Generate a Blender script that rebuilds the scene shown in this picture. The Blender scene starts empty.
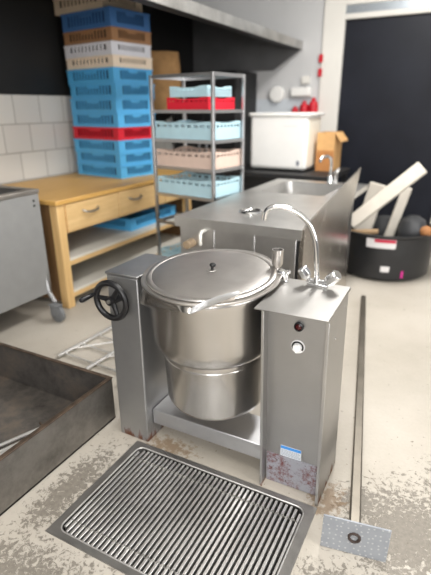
import bpy, bmesh, math, random
from mathutils import Matrix, Vector, Euler
from mathutils import noise as mnoise
random.seed(7)
R = math.radians
scn = bpy.context.scene
COL = scn.collection

# ------------------------------------------------------------------ mesh builder
class MB:
    def __init__(self): self.v = []; self.f = []; self.s = []
    def add(self, vs, fs, smooth=False, M=None):
        o = len(self.v)
        for p in vs:
            p = Vector(p)
            self.v.append(M @ p if M else p)
        for f in fs: self.f.append([i + o for i in f]); self.s.append(smooth)
        return self
    def box(self, x0, y0, z0, x1, y1, z1, M=None):
        vs = [(x, y, z) for z in (z0, z1) for y in (y0, y1) for x in (x0, x1)]
        return self.add(vs, [(0,2,3,1),(4,5,7,6),(0,1,5,4),(2,6,7,3),(0,4,6,2),(1,3,7,5)], False, M)
    def prism(self, poly, d0, d1, axis='z', M=None):
        n = len(poly)
        def P(a, b, d): return {'z': (a, b, d), 'y': (a, d, b), 'x': (d, a, b)}[axis]
        vs = [P(a, b, d0) for a, b in poly] + [P(a, b, d1) for a, b in poly]
        fs = [tuple(range(n)), tuple(range(2*n-1, n-1, -1))]
        fs += [(i, i+n, (i+1) % n + n, (i+1) % n) for i in range(n)]
        return self.add(vs, fs, False, M)
    def tube(self, pts, r, n=12, caps=True, closed=False, M=None):
        pts = [Vector(p) for p in pts]; k = len(pts)
        rs = r if isinstance(r, (list, tuple)) else [r]*k
        vs = []; up = None
        for i, p in enumerate(pts):
            if closed: t = pts[(i+1) % k] - pts[i-1]
            else: t = pts[min(i+1, k-1)] - pts[max(i-1, 0)]
            t.normalize()
            if up is None:
                up = Vector((0,0,1)) if abs(t.z) < .9 else Vector((1,0,0))
            a = up - t*up.dot(t); a.normalize(); up = a; b = t.cross(a)
            for j in range(n):
                q = 2*math.pi*j/n
                vs.append(p + (a*math.cos(q) + b*math.sin(q))*rs[i])
        fs = []
        for i in range(k if closed else k-1):
            i2 = (i+1) % k
            for j in range(n):
                j2 = (j+1) % n
                fs.append((i*n+j, i*n+j2, i2*n+j2, i2*n+j))
        self.add(vs, fs, True, M)
        if caps and not closed:
            self.add(vs[:n], [tuple(range(n-1, -1, -1))], False, M)
            self.add(vs[-n:], [tuple(range(n))], False, M)
        return self
    def cyl(self, p0, p1, r0, r1=None, n=24, M=None):
        return self.tube([p0, p1], [r0, r0 if r1 is None else r1], n, True, False, M)
    def lathe(self, prof, n=64, M=None, c0=False, c1=False):
        vs = []; k = len(prof)
        for r, z in prof:
            for j in range(n):
                q = 2*math.pi*j/n; vs.append((r*math.cos(q), r*math.sin(q), z))
        fs = [(i*n+j, i*n+(j+1) % n, (i+1)*n+(j+1) % n, (i+1)*n+j) for i in range(k-1) for j in range(n)]
        self.add(vs, fs, True, M)
        if c0: self.add(vs[:n], [tuple(range(n-1, -1, -1))], False, M)
        if c1: self.add(vs[-n:], [tuple(range(n))], False, M)
        return self
    def ball(self, c, r, sc=(1,1,1), n=16, M=None):
        prof = [(math.sin(math.pi*i/n)*r, -math.cos(math.pi*i/n)*r) for i in range(n+1)]
        prof[0] = (1e-5, -r); prof[-1] = (1e-5, r)
        T = Matrix.Translation(c) @ Matrix.Diagonal((*sc, 1))
        return self.lathe(prof, n*2, (M @ T) if M else T)
    def build(self, name, mat, parent=None, bevel=0, seg=2, loc=None, rz=0, angle=35, recalc=True):
        me = bpy.data.meshes.new(name)
        inv = None
        if parent is not None: inv = WORLD[parent.name].inverted()
        vs = [tuple(inv @ p if inv else p) for p in self.v]
        me.from_pydata(vs, [], self.f)
        me.polygons.foreach_set('use_smooth', self.s)
        if recalc:
            bm = bmesh.new(); bm.from_mesh(me)
            bmesh.ops.remove_doubles(bm, verts=bm.verts, dist=1e-5)
            bmesh.ops.recalc_face_normals(bm, faces=bm.faces)
            bm.to_mesh(me); bm.free()
        me.set_sharp_from_angle(angle=R(angle))
        if mat: me.materials.append(mat)
        o = bpy.data.objects.new(name, me); COL.objects.link(o)
        if parent is not None:
            o.parent = parent; WORLD[o.name] = WORLD[parent.name]
        else:
            M = Matrix.Identity(4)
            if loc is not None:
                M = Matrix.Translation(loc) @ Matrix.Rotation(rz, 4, 'Z')
                o.location = loc; o.rotation_euler = (0, 0, rz)
            WORLD[o.name] = M
        if bevel:
            m = o.modifiers.new('bevel', 'BEVEL'); m.width = bevel; m.segments = seg; m.limit_method = 'ANGLE'; m.angle_limit = R(40)
        return o
WORLD = {}
def thing(name, label, cat, loc=(0,0,0), rz=0, group=None):
    o = bpy.data.objects.new(name, None); COL.objects.link(o)
    o.empty_display_size = .1
    o.location = loc; o.rotation_euler = (0, 0, rz)
    WORLD[o.name] = Matrix.Translation(loc) @ Matrix.Rotation(rz, 4, 'Z')
    return tag(o, label, cat, group)
def tag(o, label, cat, group=None):
    o['label'] = label; o['category'] = cat
    if group: o['group'] = group
    return o
def lab(o, s): o['label'] = s; return o
def struct(o): o['kind'] = 'structure'; return o
def XF(loc=(0,0,0), rz=0, rx=0, ry=0):
    return Matrix.Translation(loc) @ Euler((rx, ry, rz)).to_matrix().to_4x4()

# ------------------------------------------------------------------ materials
def nm(name):
    m = bpy.data.materials.new(name); m.use_nodes = True
    return m, m.node_tree.nodes, m.node_tree.links, m.node_tree.nodes['Principled BSDF']
def srgb(r, g, b):
    f = lambda c: (c/255/12.92) if c/255 <= .04045 else ((c/255+.055)/1.055)**2.4
    return (f(r), f(g), f(b), 1)
def ramp(N, stops, interp='LINEAR'):
    r = N.new('ShaderNodeValToRGB'); r.color_ramp.interpolation = interp
    e = r.color_ramp.elements
    while len(e) < len(stops): e.new(.5)
    for i, (p, c) in enumerate(stops): e[i].position = p; e[i].color = c if len(c) == 4 else (*c, 1)
    return r
def texco(N, L, scale=(1,1,1), rot=(0,0,0)):
    t = N.new('ShaderNodeTexCoord'); mp = N.new('ShaderNodeMapping')
    mp.inputs['Scale'].default_value = scale; mp.inputs['Rotation'].default_value = rot
    L.new(t.outputs['Object'], mp.inputs['Vector']); return mp
def noise(N, L, vec, scale, detail=4, rough=.55):
    n = N.new('ShaderNodeTexNoise'); n.inputs['Scale'].default_value = scale
    n.inputs['Detail'].default_value = detail; n.inputs['Roughness'].default_value = rough
    if vec: L.new(vec.outputs[0], n.inputs['Vector'])
    return n
def mixc(N, L, fac, a, b):
    m = N.new('ShaderNodeMix'); m.data_type = 'RGBA'
    if hasattr(fac, 'is_linked'): L.new(fac, m.inputs[0])
    else: m.inputs[0].default_value = fac
    for s, x in ((m.inputs[6], a), (m.inputs[7], b)):
        if hasattr(x, 'is_linked'): L.new(x, s)
        else: s.default_value = x
    return m.outputs[2]
def math_(N, L, op, a, b=None, clamp=False):
    m = N.new('ShaderNodeMath'); m.operation = op; m.use_clamp = clamp
    for s, x in ((m.inputs[0], a), (m.inputs[1], b)):
        if x is None: continue
        if hasattr(x, 'is_linked'): L.new(x, s)
        else: s.default_value = x
    return m.outputs[0]
def bump(N, L, P, h, dist=.001, strength=1):
    b = N.new('ShaderNodeBump'); b.inputs['Distance'].default_value = dist; b.inputs['Strength'].default_value = strength
    L.new(h, b.inputs['Height']); L.new(b.outputs[0], P.inputs['Normal'])
def plain(name, col, rough=.5, metal=0, var=.06, scale=30, spec=None):
    m, N, L, P = nm(name)
    v = texco(N, L); n = noise(N, L, v, scale)
    a = tuple(c*(1-var) for c in col[:3]) + (1,); b = tuple(min(1, c*(1+var)) for c in col[:3]) + (1,)
    r = ramp(N, [(.3, a), (.7, b)]); L.new(n.outputs[0], r.inputs[0]); L.new(r.outputs[0], P.inputs['Base Color'])
    P.inputs['Roughness'].default_value = rough; P.inputs['Metallic'].default_value = metal
    if spec is not None: P.inputs['Specular IOR Level'].default_value = spec
    return m
def steel(name, col, rough=.3, rvar=.12, stretch=(1,1,60), smudge=.1, metal=1.0, bmp=.00003, aniso=0):
    """brushed stainless steel: fine stretched grain, cloudy smudges"""
    m, N, L, P = nm(name)
    v = texco(N, L, stretch); g = noise(N, L, v, 8, 6, .7)
    v2 = texco(N, L); s = noise(N, L, v2, 5, 5, .6)
    a = tuple(c*(1-smudge) for c in col[:3]) + (1,); b = tuple(min(1, c*(1+smudge*.5)) for c in col[:3]) + (1,)
    r = ramp(N, [(.3, a), (.65, b)]); L.new(s.outputs[0], r.inputs[0]); L.new(r.outputs[0], P.inputs['Base Color'])
    rr = N.new('ShaderNodeMapRange'); rr.inputs[3].default_value = rough - rvar/2; rr.inputs[4].default_value = rough + rvar
    mx = math_(N, L, 'ADD', math_(N, L, 'MULTIPLY', g.outputs[0], .5), math_(N, L, 'MULTIPLY', s.outputs[0], .5))
    L.new(mx, rr.inputs[0]); L.new(rr.outputs[0], P.inputs['Roughness'])
    P.inputs['Metallic'].default_value = metal; P.inputs['Anisotropic'].default_value = aniso
    if bmp: bump(N, L, P, g.outputs[0], bmp, .5)
    return m
def rusted(name, col, rough, z0, z1, rust, amount, metal=1.0, scale=22, stretch=(1,1,.25)):
    """steel with rust blotches that have their own shape, between heights z0 (full) and z1 (none), in object space"""
    m, N, L, P = nm(name)
    t = N.new('ShaderNodeTexCoord'); sx = N.new('ShaderNodeSeparateXYZ'); L.new(t.outputs['Object'], sx.inputs[0])
    mr = N.new('ShaderNodeMapRange'); mr.inputs[1].default_value = z0; mr.inputs[2].default_value = z1
    mr.inputs[3].default_value = 1; mr.inputs[4].default_value = 0; L.new(sx.outputs[2], mr.inputs[0])
    v = texco(N, L, stretch); n = noise(N, L, v, scale, 6, .65)
    k = math_(N, L, 'ADD', n.outputs[0], math_(N, L, 'MULTIPLY', mr.outputs[0], amount))
    k = math_(N, L, 'MULTIPLY', k, math_(N, L, 'GREATER_THAN', mr.outputs[0], 0.001))
    r = ramp(N, [(.66, (0,0,0,1)), (.76, (1,1,1,1))]); L.new(k, r.inputs[0])
    v2 = texco(N, L); s = noise(N, L, v2, 6, 5, .6)
    base = ramp(N, [(.3, tuple(c*.9 for c in col[:3]) + (1,)), (.7, col)]); L.new(s.outputs[0], base.inputs[0])
    L.new(mixc(N, L, r.outputs[0], base.outputs[0], rust), P.inputs['Base Color'])
    L.new(math_(N, L, 'MULTIPLY', math_(N, L, 'SUBTRACT', 1.0, r.outputs[0]), metal), P.inputs['Metallic'])
    rr = N.new('ShaderNodeMapRange'); rr.inputs[3].default_value = rough; rr.inputs[4].default_value = .8
    L.new(r.outputs[0], rr.inputs[0]); L.new(rr.outputs[0], P.inputs['Roughness'])
    return m

M = {}
M['pot'] = steel('pot_steel', (.55,.53,.505,1), .25, .05, (1,1,40), .05, 1.0, 0)
M['lid'] = steel('lid_steel', (.54,.515,.49,1), .34, .10, (30,1,1), .12, 1.0, .00002)
M['post'] = rusted('post_steel', (.37,.37,.37,1), .42, 0, .12, (.10,.035,.015,1), .26, .85)
M['cap'] = steel('cap_steel', (.40,.40,.40,1), .42, .12, (1,20,1), .14)
M['panel'] = steel('panel_steel', (.42,.415,.41,1), .40, .10, (1,1,50), .06)
M['flange'] = rusted('flange_steel', (.38,.375,.37,1), .38, 0, .05, (.16,.06,.02,1), .22, 1.0)
M['topplate'] = steel('top_plate_steel', (.38,.37,.355,1), .38, .10, (40,1,1), .07)
M['beam'] = steel('beam_steel', (.56,.56,.57,1), .42, .12, (1,40,1), .12)
M['chrome'] = plain('chrome', (.80,.80,.80,1), .10, 1, .02)
M['black'] = plain('black_bakelite', (.006,.006,.007,1), .38, 0, .1)
M['zinc'] = plain('zinc_hub', (.55,.53,.50,1), .35, 1)
M['grate'] = steel('grate_steel', (.78,.77,.75,1), .42, .15, (1,50,1), .15)
M['frame'] = steel('grate_frame_steel', (.35,.34,.325,1), .45, .2, (1,30,1), .25)
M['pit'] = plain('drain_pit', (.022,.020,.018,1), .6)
M['counter'] = steel('counter_steel', (.62,.61,.59,1), .34, .12, (1,30,1), .12)
M['cfront'] = steel('counter_front_steel', (.62,.61,.60,1), .30, .12, (1,1,30), .12)
M['splash'] = steel('splash_steel', (.50,.47,.43,1), .24, .08, (1,1,30), .08)
M['cartpanel'] = plain('cart_grey', (.30,.30,.295,1), .5, .3, .04, 12)
M['cartrim'] = steel('cart_rim_steel', (.50,.46,.42,1), .42, .12, (1,30,1), .15)
M['tube'] = plain('rack_tube_steel', (.50,.50,.51,1), .34, 1, .05)
M['dark'] = plain('dark_void_paint', (.012,.012,.013,1), .55)
M['rubber'] = plain('grey_rubber', (.16,.165,.17,1), .6)
M['white'] = plain('white_enamel', (.86,.85,.82,1), .35, 0, .02, 6)
M['cream'] = plain('cream_enamel', (.86,.80,.68,1), .4, 0, .03, 6)
M['card'] = plain('cardboard', srgb(205,160,105), .8, 0, .08, 14)
M['cardlow'] = plain('cardboard_band', srgb(178,122,70), .8, 0, .08, 14)
M['bag'] = plain('brown_paper', srgb(182,140,92), .85, 0, .15, 10)
M['hood'] = plain('hood_dark_metal', (.010,.010,.010,1), .55, .0, .15, 3)
M['hoodlip'] = steel('hood_lip_steel', (.55,.54,.52,1), .35, .1, (1,30,1), .25)
M['redp'] = plain('red_plastic', srgb(196,18,40), .45)
M['tub'] = plain('tub_black_plastic', (.013,.0135,.015,1), .42, 0, .25, 6)
M['plank'] = plain('plank_offwhite', srgb(205,198,186), .55, 0, .06, 9)
M['plankd'] = plain('plank_dark_edge', srgb(70,66,60), .6)
M['jamb'] = plain('white_frame_paint', srgb(222,219,212), .5, 0, .02, 5)
M['pole'] = steel('pole_steel', (.21,.19,.16,1), .42, .12, (1,1,20), .25)
M['wire'] = plain('wire_zinc', (.72,.71,.69,1), .35, .8, .06)
M['wallgrey'] = plain('wall_grey_paint', srgb(196,196,196), .7, 0, .03, 2)
M['redglass'] = plain('red_lamp_glass', (.06,.004,.004,1), .15)
M['dialw'] = plain('dial_white', (.86,.86,.85,1), .4, 0, .02)
M['stick_w'] = plain('sticker_white', srgb(205,210,216), .5, 0, .02)
M['stick_b'] = plain('sticker_blue', srgb(60,140,215), .5, 0, .02)
M['stick_g'] = plain('sticker_print', srgb(150,158,168), .5, 0, .02)
M['hem'] = rusted('hem_steel', (.52,.515,.51,1), .34, 0, .05, (.16,.06,.02,1), .22, 1.0)
M['hole_shade'] = plain('shadowed_metal', (.10,.10,.10,1), .3, 1)  # metal darkened to give the shade in the round counter opening

def plate_mat():
    m, N, L, P = nm('kick_plate_rusty')
    v = texco(N, L); n = noise(N, L, v, 62, 6, .75); n2 = noise(N, L, v, 14, 3, .5)
    k = math_(N, L, 'ADD', math_(N, L, 'MULTIPLY', n.outputs[0], .6), math_(N, L, 'MULTIPLY', n2.outputs[0], .5))
    t = N.new('ShaderNodeTexCoord'); sx = N.new('ShaderNodeSeparateXYZ'); L.new(t.outputs['Object'], sx.inputs[0])
    mr = N.new('ShaderNodeMapRange'); mr.inputs[1].default_value = .03; mr.inputs[2].default_value = .20
    mr.inputs[3].default_value = .07; mr.inputs[4].default_value = -.03; L.new(sx.outputs[0], mr.inputs[0])
    k = math_(N, L, 'ADD', k, mr.outputs[0])
    r = ramp(N, [(.50, (0,0,0,1)), (.64, (1,1,1,1))]); L.new(k, r.inputs[0])
    n3 = noise(N, L, v, 70, 4, .6); r3 = ramp(N, [(.64, (0,0,0,1)), (.69, (1,1,1,1))]); L.new(n3.outputs[0], r3.inputs[0])
    c = mixc(N, L, math_(N, L, 'MULTIPLY', r.outputs[0], .92), (.34,.345,.385,1), (.15,.028,.02,1))
    c = mixc(N, L, r3.outputs[0], c, (.08,.035,.03,1))
    L.new(c, P.inputs['Base Color']); P.inputs['Roughness'].default_value = .5; P.inputs['Metallic'].default_value = .35
    return m
M['kick'] = plate_mat()

def zincplate():
    m, N, L, P = nm('dotted_zinc_plate')
    v = texco(N, L); sp_ = N.new('ShaderNodeSeparateXYZ'); cb = N.new('ShaderNodeCombineXYZ')
    L.new(v.outputs[0], sp_.inputs[0]); L.new(sp_.outputs[0], cb.inputs[0]); L.new(sp_.outputs[2], cb.inputs[1])
    vo = N.new('ShaderNodeTexVoronoi'); vo.voronoi_dimensions = '2D'; vo.inputs['Scale'].default_value = 46; vo.inputs['Randomness'].default_value = .5
    L.new(cb.outputs[0], vo.inputs['Vector'])
    r = ramp(N, [(.11, (1,1,1,1)), (.17, (0,0,0,1))]); L.new(vo.outputs['Distance'], r.inputs[0])
    n = noise(N, L, v, 9); rb = ramp(N, [(.3, (.27,.29,.32,1)), (.7, (.34,.36,.39,1))]); L.new(n.outputs[0], rb.inputs[0])
    L.new(mixc(N, L, math_(N, L, 'MULTIPLY', r.outputs[0], .55), rb.outputs[0], (.66,.67,.67,1)), P.inputs['Base Color'])
    P.inputs['Metallic'].default_value = .4; P.inputs['Roughness'].default_value = .5
    return m
M['zplate'] = zincplate()

def panmat(inner, fl=False):
    m, N, L, P = nm('pan_bottom' if fl else 'pan_inside' if inner else 'pan_outside')
    v = texco(N, L); n = noise(N, L, v, 4, 8, .65); n2 = noise(N, L, v, 25, 6, .7)
    k = math_(N, L, 'ADD', math_(N, L, 'MULTIPLY', n.outputs[0], .7), math_(N, L, 'MULTIPLY', n2.outputs[0], .3))
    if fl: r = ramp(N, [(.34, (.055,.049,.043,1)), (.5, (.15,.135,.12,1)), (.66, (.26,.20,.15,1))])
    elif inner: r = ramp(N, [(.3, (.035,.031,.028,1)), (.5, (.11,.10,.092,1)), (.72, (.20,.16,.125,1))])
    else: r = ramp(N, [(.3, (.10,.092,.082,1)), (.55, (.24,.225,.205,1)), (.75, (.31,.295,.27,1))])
    L.new(k, r.inputs[0]); L.new(r.outputs[0], P.inputs['Base Color'])
    P.inputs['Metallic'].default_value = .55 if inner else .8; P.inputs['Roughness'].default_value = .5 if inner else .42
    return m
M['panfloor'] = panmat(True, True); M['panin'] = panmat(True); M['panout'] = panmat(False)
M['panrim'] = plain('pan_rim_burnt', (.10,.07,.05,1), .55, .5, .4, 20)

def wood(name, c0, c1, stretch):
    m, N, L, P = nm(name)
    v = texco(N, L, stretch); n = noise(N, L, v, 5, 6, .6)
    r = ramp(N, [(.3, c0), (.7, c1)]); L.new(n.outputs[0], r.inputs[0]); L.new(r.outputs[0], P.inputs['Base Color'])
    P.inputs['Roughness'].default_value = .45
    return m
M['wood'] = wood('pine_wood', srgb(206,170,116), srgb(226,192,138), (6,.7,6))
M['woodtop'] = wood('worktop_wood', srgb(192,146,76), srgb(214,170,98), (12,.8,12))
M['woodv'] = wood('pine_wood_upright', srgb(204,166,110), srgb(224,188,132), (8,8,.6))
M['woodd'] = wood('pine_wood_side_shaded', srgb(104,76,48), srgb(130,98,64), (8,8,.6))  # pine darkened: the shadow on the table sides is in this colour
M['shelf'] = plain('white_shelf_laminate', srgb(214,210,200), .45, 0, .03, 4)

def floor_mat():
    m, N, L, P = nm('worn_concrete_floor')
    t = N.new('ShaderNodeTexCoord')
    class V: pass
    v = V(); v.outputs = [t.outputs['Object']]
    big = noise(N, L, v, 1.1, 5, .55); mid = noise(N, L, v, 5, 6, .6); fine = noise(N, L, v, 60, 4, .6)
    b = ramp(N, [(.30, srgb(156,149,137)), (.52, srgb(176,169,158)), (.72, srgb(190,184,174))]); L.new(big.outputs[0], b.inputs[0])
    c = mixc(N, L, .22, b.outputs[0], mixc(N, L, mid.outputs[0], srgb(165,154,136), srgb(212,206,195)))
    c = mixc(N, L, .08, c, mixc(N, L, fine.outputs[0], srgb(120,110,95), srgb(240,236,226)))
    # chipped paint patches: worn zones (round, soft edged) x crisp noise
    def zone(x, y, rad, sx=1, sy=1, rz=0):
        mp = N.new('ShaderNodeMapping'); mp.vector_type = 'TEXTURE'
        mp.inputs['Location'].default_value = (x, y, 0); mp.inputs['Rotation'].default_value = (0, 0, rz)
        mp.inputs['Scale'].default_value = (rad*sx, rad*sy, 1); L.new(t.outputs['Object'], mp.inputs['Vector'])
        ln = N.new('ShaderNodeVectorMath'); ln.operation = 'LENGTH'; L.new(mp.outputs[0], ln.inputs[0])
        return math_(N, L, 'SUBTRACT', 1.0, ln.outputs['Value'], True)
    z = None
    for a in ((1.18,.02,.42,.9,1.0,0), (-.13,-.38,.26,.55,1.8,0), (-.15,-.85,.5,1.6,.55,R(20)), (1.0,-.32,.25,1,.6,0), (1.38,.20,.42,.8,1.2,0), (-.85,1.55,.42,1.5,.5,R(15)),(.98,.10,.16,1,1,0)):
        q = zone(*a); z = q if z is None else math_(N, L, 'MAXIMUM', z, q)
    chip = noise(N, L, v, 46, 8, .76); chip.inputs['Distortion'].default_value = .6
    k = math_(N, L, 'ADD', chip.outputs[0], math_(N, L, 'MULTIPLY', z, .30))
    k = math_(N, L, 'MULTIPLY', k, math_(N, L, 'GREATER_THAN', z, .002))
    kr = ramp(N, [(.635, (0,0,0,1)), (.67, (1,1,1,1))]); L.new(k, kr.inputs[0])
    cc = mixc(N, L, fine.outputs[0], srgb(70,64,56), srgb(142,135,124))
    c = mixc(N, L, math_(N, L, 'MULTIPLY', kr.outputs[0], .85), c, cc)
    # small scattered dark specks
    sp = noise(N, L, v, 45, 2, .5); sr = ramp(N, [(.715, (0,0,0,1)), (.735, (1,1,1,1))]); L.new(sp.outputs[0], sr.inputs[0])
    c = mixc(N, L, math_(N, L, 'MULTIPLY', sr.outputs[0], .7), c, srgb(96,84,70))
    # brown grease stains behind the cross beam front and by the post feet
    z2 = zone(.10,.03,.16,1.3,.6); z3 = zone(.85,.05,.13,.9,1.2)
    zs = math_(N, L, 'MAXIMUM', z2, z3); st = noise(N, L, v, 26, 6, .7)
    ks = ramp(N, [(.60, (0,0,0,1)), (.72, (1,1,1,1))]); L.new(math_(N, L, 'ADD', st.outputs[0], math_(N, L, 'MULTIPLY', zs, .3)), ks.inputs[0])
    c = mixc(N, L, math_(N, L, 'MULTIPLY', ks.outputs[0], math_(N, L, 'MULTIPLY', math_(N, L, 'GREATER_THAN', zs, .01), .7)), c, srgb(120,92,58))
    L.new(c, P.inputs['Base Color']); P.inputs['Roughness'].default_value = .55
    bump(N, L, P, math_(N, L, 'SUBTRACT', fine.outputs[0], math_(N, L, 'MULTIPLY', kr.outputs[0], 1.5)), .0015, .5)
    return m
def tile_mat():
    m, N, L, P = nm('wall_tiles')
    t = N.new('ShaderNodeTexCoord'); s = N.new('ShaderNodeSeparateXYZ'); cb = N.new('ShaderNodeCombineXYZ')
    L.new(t.outputs['Object'], s.inputs[0]); L.new(s.outputs[1], cb.inputs[0]); L.new(s.outputs[2], cb.inputs[1])
    mp = N.new('ShaderNodeMapping'); mp.inputs['Location'].default_value = (-.02, .13, 0); L.new(cb.outputs[0], mp.inputs[0])
    br = N.new('ShaderNodeTexBrick'); L.new(mp.outputs[0], br.inputs['Vector'])
    br.inputs['Scale'].default_value = 1; br.inputs['Brick Width'].default_value = .30; br.inputs['Row Height'].default_value = .25
    br.inputs['Mortar Size'].default_value = .004; br.offset = .5
    br.inputs['Color1'].default_value = srgb(205,203,198); br.inputs['Color2'].default_value = srgb(214,212,206)
    br.inputs['Mortar'].default_value = srgb(150,147,140)
    L.new(br.outputs[0], P.inputs['Base Color']); P.inputs['Roughness'].default_value = .22
    bump(N, L, P, math_(N, L, 'SUBTRACT', 1.0, br.outputs['Fac']), .002, .6)
    return m
def door_mat():
    m, N, L, P = nm('black_door')
    v = texco(N, L); n = noise(N, L, v, 2.2, 4, .5)
    r = ramp(N, [(.3, (.006,.007,.012,1)), (.7, (.011,.013,.021,1))]); L.new(n.outputs[0], r.inputs[0]); L.new(r.outputs[0], P.inputs['Base Color'])
    P.inputs['Roughness'].default_value = .45; P.inputs['Specular IOR Level'].default_value = .28
    return m
def crate_mat(name, col): return plain(name, col, .45, 0, .05, 8)

# ------------------------------------------------------------------ setting
WX, WY = -2.55, 4.9
b = MB().box(WX-.1, -4, -.1, 4.5, WY+.1, -.0);  fl = struct(b.build('floor', floor_mat()))
# pit under the grate is cut out of the floor by building the floor from four slabs
bpy.data.objects.remove(fl)
GX0, GX1, GY0, GY1 = -.022, .798, -.570, -.036
b = MB()
for x0, y0, x1, y1 in ((WX-.1,-4,GX0,WY+.1),(GX1,-4,4.5,WY+.1),(GX0,-4,GX1,GY0),(GX0,GY1,GX1,WY+.1)):
    b.box(x0, y0, -.12, x1, y1, 0)
b.box(GX0, GY0, -.12, GX1, GY1, -.11)
struct(b.build('floor', floor_mat(), recalc=False))
struct(MB().box(WX-.1, -4, 0, WX, WY+.1, 1.62).build('wall_left', tile_mat()))
struct(MB().box(WX-.1, -4, 1.62, WX, WY+.1, 3.4).build('trim_1', M['hood']))
DX0, DX1, DZ = -.44, 1.15, 2.47
b = MB(); b.box(WX, WY, 0, DX0-.26, WY+.1, 3.4); b.box(DX0-.26, WY, DZ+.18, DX1+.26, WY+.1, 3.4); b.box(DX1+.26, WY, 0, 4.5, WY+.1, 3.4)
struct(b.build('wall_back', M['wallgrey']))
b = MB(); b.box(DX0-.26, WY-.03, 0, DX0, WY+.1, DZ+.24); b.box(DX1, WY-.03, 0, DX1+.26, WY+.1, DZ+.24); b.box(DX0, WY-.03, DZ, DX1, WY+.1, DZ+.06); b.box(DX0, WY-.03, DZ+.15, DX1, WY+.1, DZ+.24)
dfr = struct(b.build('trim_2', M['jamb'], bevel=.008))
struct(MB().box(DX0, WY-.015, DZ+.06, DX1, WY+.08, DZ+.15).build('trim_3', plain('track_aluminium', (.62,.68,.74,1), .25, .9)))
struct(MB().box(DX0, WY+.02, 0, DX1, WY+.07, DZ).build('door_1', door_mat()))

struct(MB().box(WX-.1, -4, 3.4, 4.5, WY+.1, 3.5).build('ceiling', plain('ceiling_white', (.75,.75,.74,1), .8, 0, .02, 2)))
# ------------------------------------------------------------------ exhaust hood
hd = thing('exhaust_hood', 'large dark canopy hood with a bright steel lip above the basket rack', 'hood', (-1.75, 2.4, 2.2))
HX, H0, H1 = -.96, .15, 4.88
b = MB()
b.prism([(WX+.01,2.84),(HX,2.27),(HX,2.25),(WX+.01,2.82)], H0, H1, 'y')
b.build('canopy', M['hood'], hd)
MB().prism([(WX+.01,2.19),(HX,2.19),(HX,2.26),(WX+.01,2.83)], H0, H0+.01, 'y').build('end_plate', M['hood'], hd)
lab(MB().prism([(WX+.01,1.95),(-1.33,1.95),(HX-.002,2.185),(HX-.002,2.26),(WX+.01,2.83)], H1-.01, H1, 'y').build('end_plate', plain('hood_shadow_grey', (.17,.171,.174,1), .5, .4, .15, 3), hd), 'grey hood end plate, its slanted lower part shaped as the hood shadow')  # lower part added in place of the hood's shadow on the back wall
MB().prism([(HX,2.178),(HX+.012,2.178),(HX+.012,2.272),(HX,2.272)], H0, H1, 'y').build('lip', M['hoodlip'], hd, bevel=.003)
MB().box(HX-.12, H0+.01, 2.185, HX-.001, H1-.01, 2.191).build('grease_gutter', M['hood'], hd)

# ------------------------------------------------------------------ tilting kettle
K = thing('tilting_kettle', 'stainless steel tilting kettle with handwheel, hung between two steel posts beside the floor grate', 'kettle', (.33, .14, 0))
PH = .845
def box_shell(b, x0, y0, x1, y1, z0, z1): b.box(x0, y0, z0, x1, y1, z1)
p = MB().box(-.165, .004, 0, 0, .30, PH-.012).build('support_post', M['post'], K, bevel=.006)
MB().box(-.169, .0, PH-.012, .004, .304, PH).build('post_cap', M['cap'], p, bevel=.003)
# --- handwheel
wc = Vector((-.104, -.05, .738))
WM = Matrix.Translation(wc) @ Matrix.Rotation(R(90), 4, 'X')
hw = MB().tube([(.079*math.cos(2*math.pi*i/48), .079*math.sin(2*math.pi*i/48), 0) for i in range(48)], .0135, 12, closed=True, M=WM).build('handwheel', M['black'], K)
for k in range(3):
    q = R(55 + 120*k)
    c, s = math.cos(q), math.sin(q)
    MB().tube([(.015*c,.015*s,-.006),(.075*c,.075*s,0)], [.0125,.009], 10, M=WM).build('spoke', M['black'], hw)
b = MB().cyl(wc+Vector((0,-.014,0)), wc+Vector((0,.056,0)), .019, .022, 24)
b.build('hub', M['black'], hw)
lab(MB().cyl(wc+Vector((0,-.020,0)), wc+Vector((0,-.010,0)), .009, .010, 6).build('hub_nut', M['zinc'], hw), 'bare metal hub nut')
hp = wc + Vector((-.076, 0, .022))
lab(MB().tube([hp+Vector((0,.012,0)), hp+Vector((0,-.02,0)), hp+Vector((0,-.024,0)), hp+Vector((0,-.05,0)), hp+Vector((0,-.085,0)), hp+Vector((0,-.097,0)), hp+Vector((0,-.101,0))],
          [.006,.006,.009,.0105,.0125,.010,.004], 14).build('crank_handle', M['black'], hw), 'black crank handle sticking out from the wheel rim')
# --- control column (channel with recessed front panel)
X0, X1, YB, CH = .580, .829, .28, .832
cc = MB().box(X0+.004, .050, 0, X1-.004, YB-.004, CH-.02).build('control_column', M['panel'], K)
MB().box(X0, 0, -.004, X0+.006, YB, CH-.014).build('side_flange', M['flange'], cc, bevel=.002)
MB().box(X1-.006, 0, -.009, X1, YB, CH-.014).build('side_flange', M['flange'], cc, bevel=.002)
MB().box(X0-.0015, -.003, -.004, X0+.009, .003, CH-.016).build('front_hem', M['hem'], cc, bevel=.0015)
MB().box(X1-.011, -.003, -.009, X1+.0015, .003, CH-.016).build('front_hem', M['hem'], cc, bevel=.0015)
lab(MB().box(X0+.011, .046, .0, X1-.011, .0505, .145).build('kick_plate', M['kick'], cc), 'bluish lower panel speckled with red rust')
# slightly sloping lid plate
b = MB()
zf, zb = .826, .840
vs = []
for (x, y, z) in ((.562,-.034,zf),(.834,-.034,zf),(.834,.288,zb),(.562,.288,zb)):
    vs += [(x,y,z)]
vs2 = [(x,y,z-.004) for x,y,z in vs]
b.add(vs+vs2, [(0,1,2,3),(7,6,5,4),(0,4,5,1),(1,5,6,2),(2,6,7,3),(3,7,4,0)])
b.build('top_plate', M['topplate'], cc, bevel=.0012)
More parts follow.
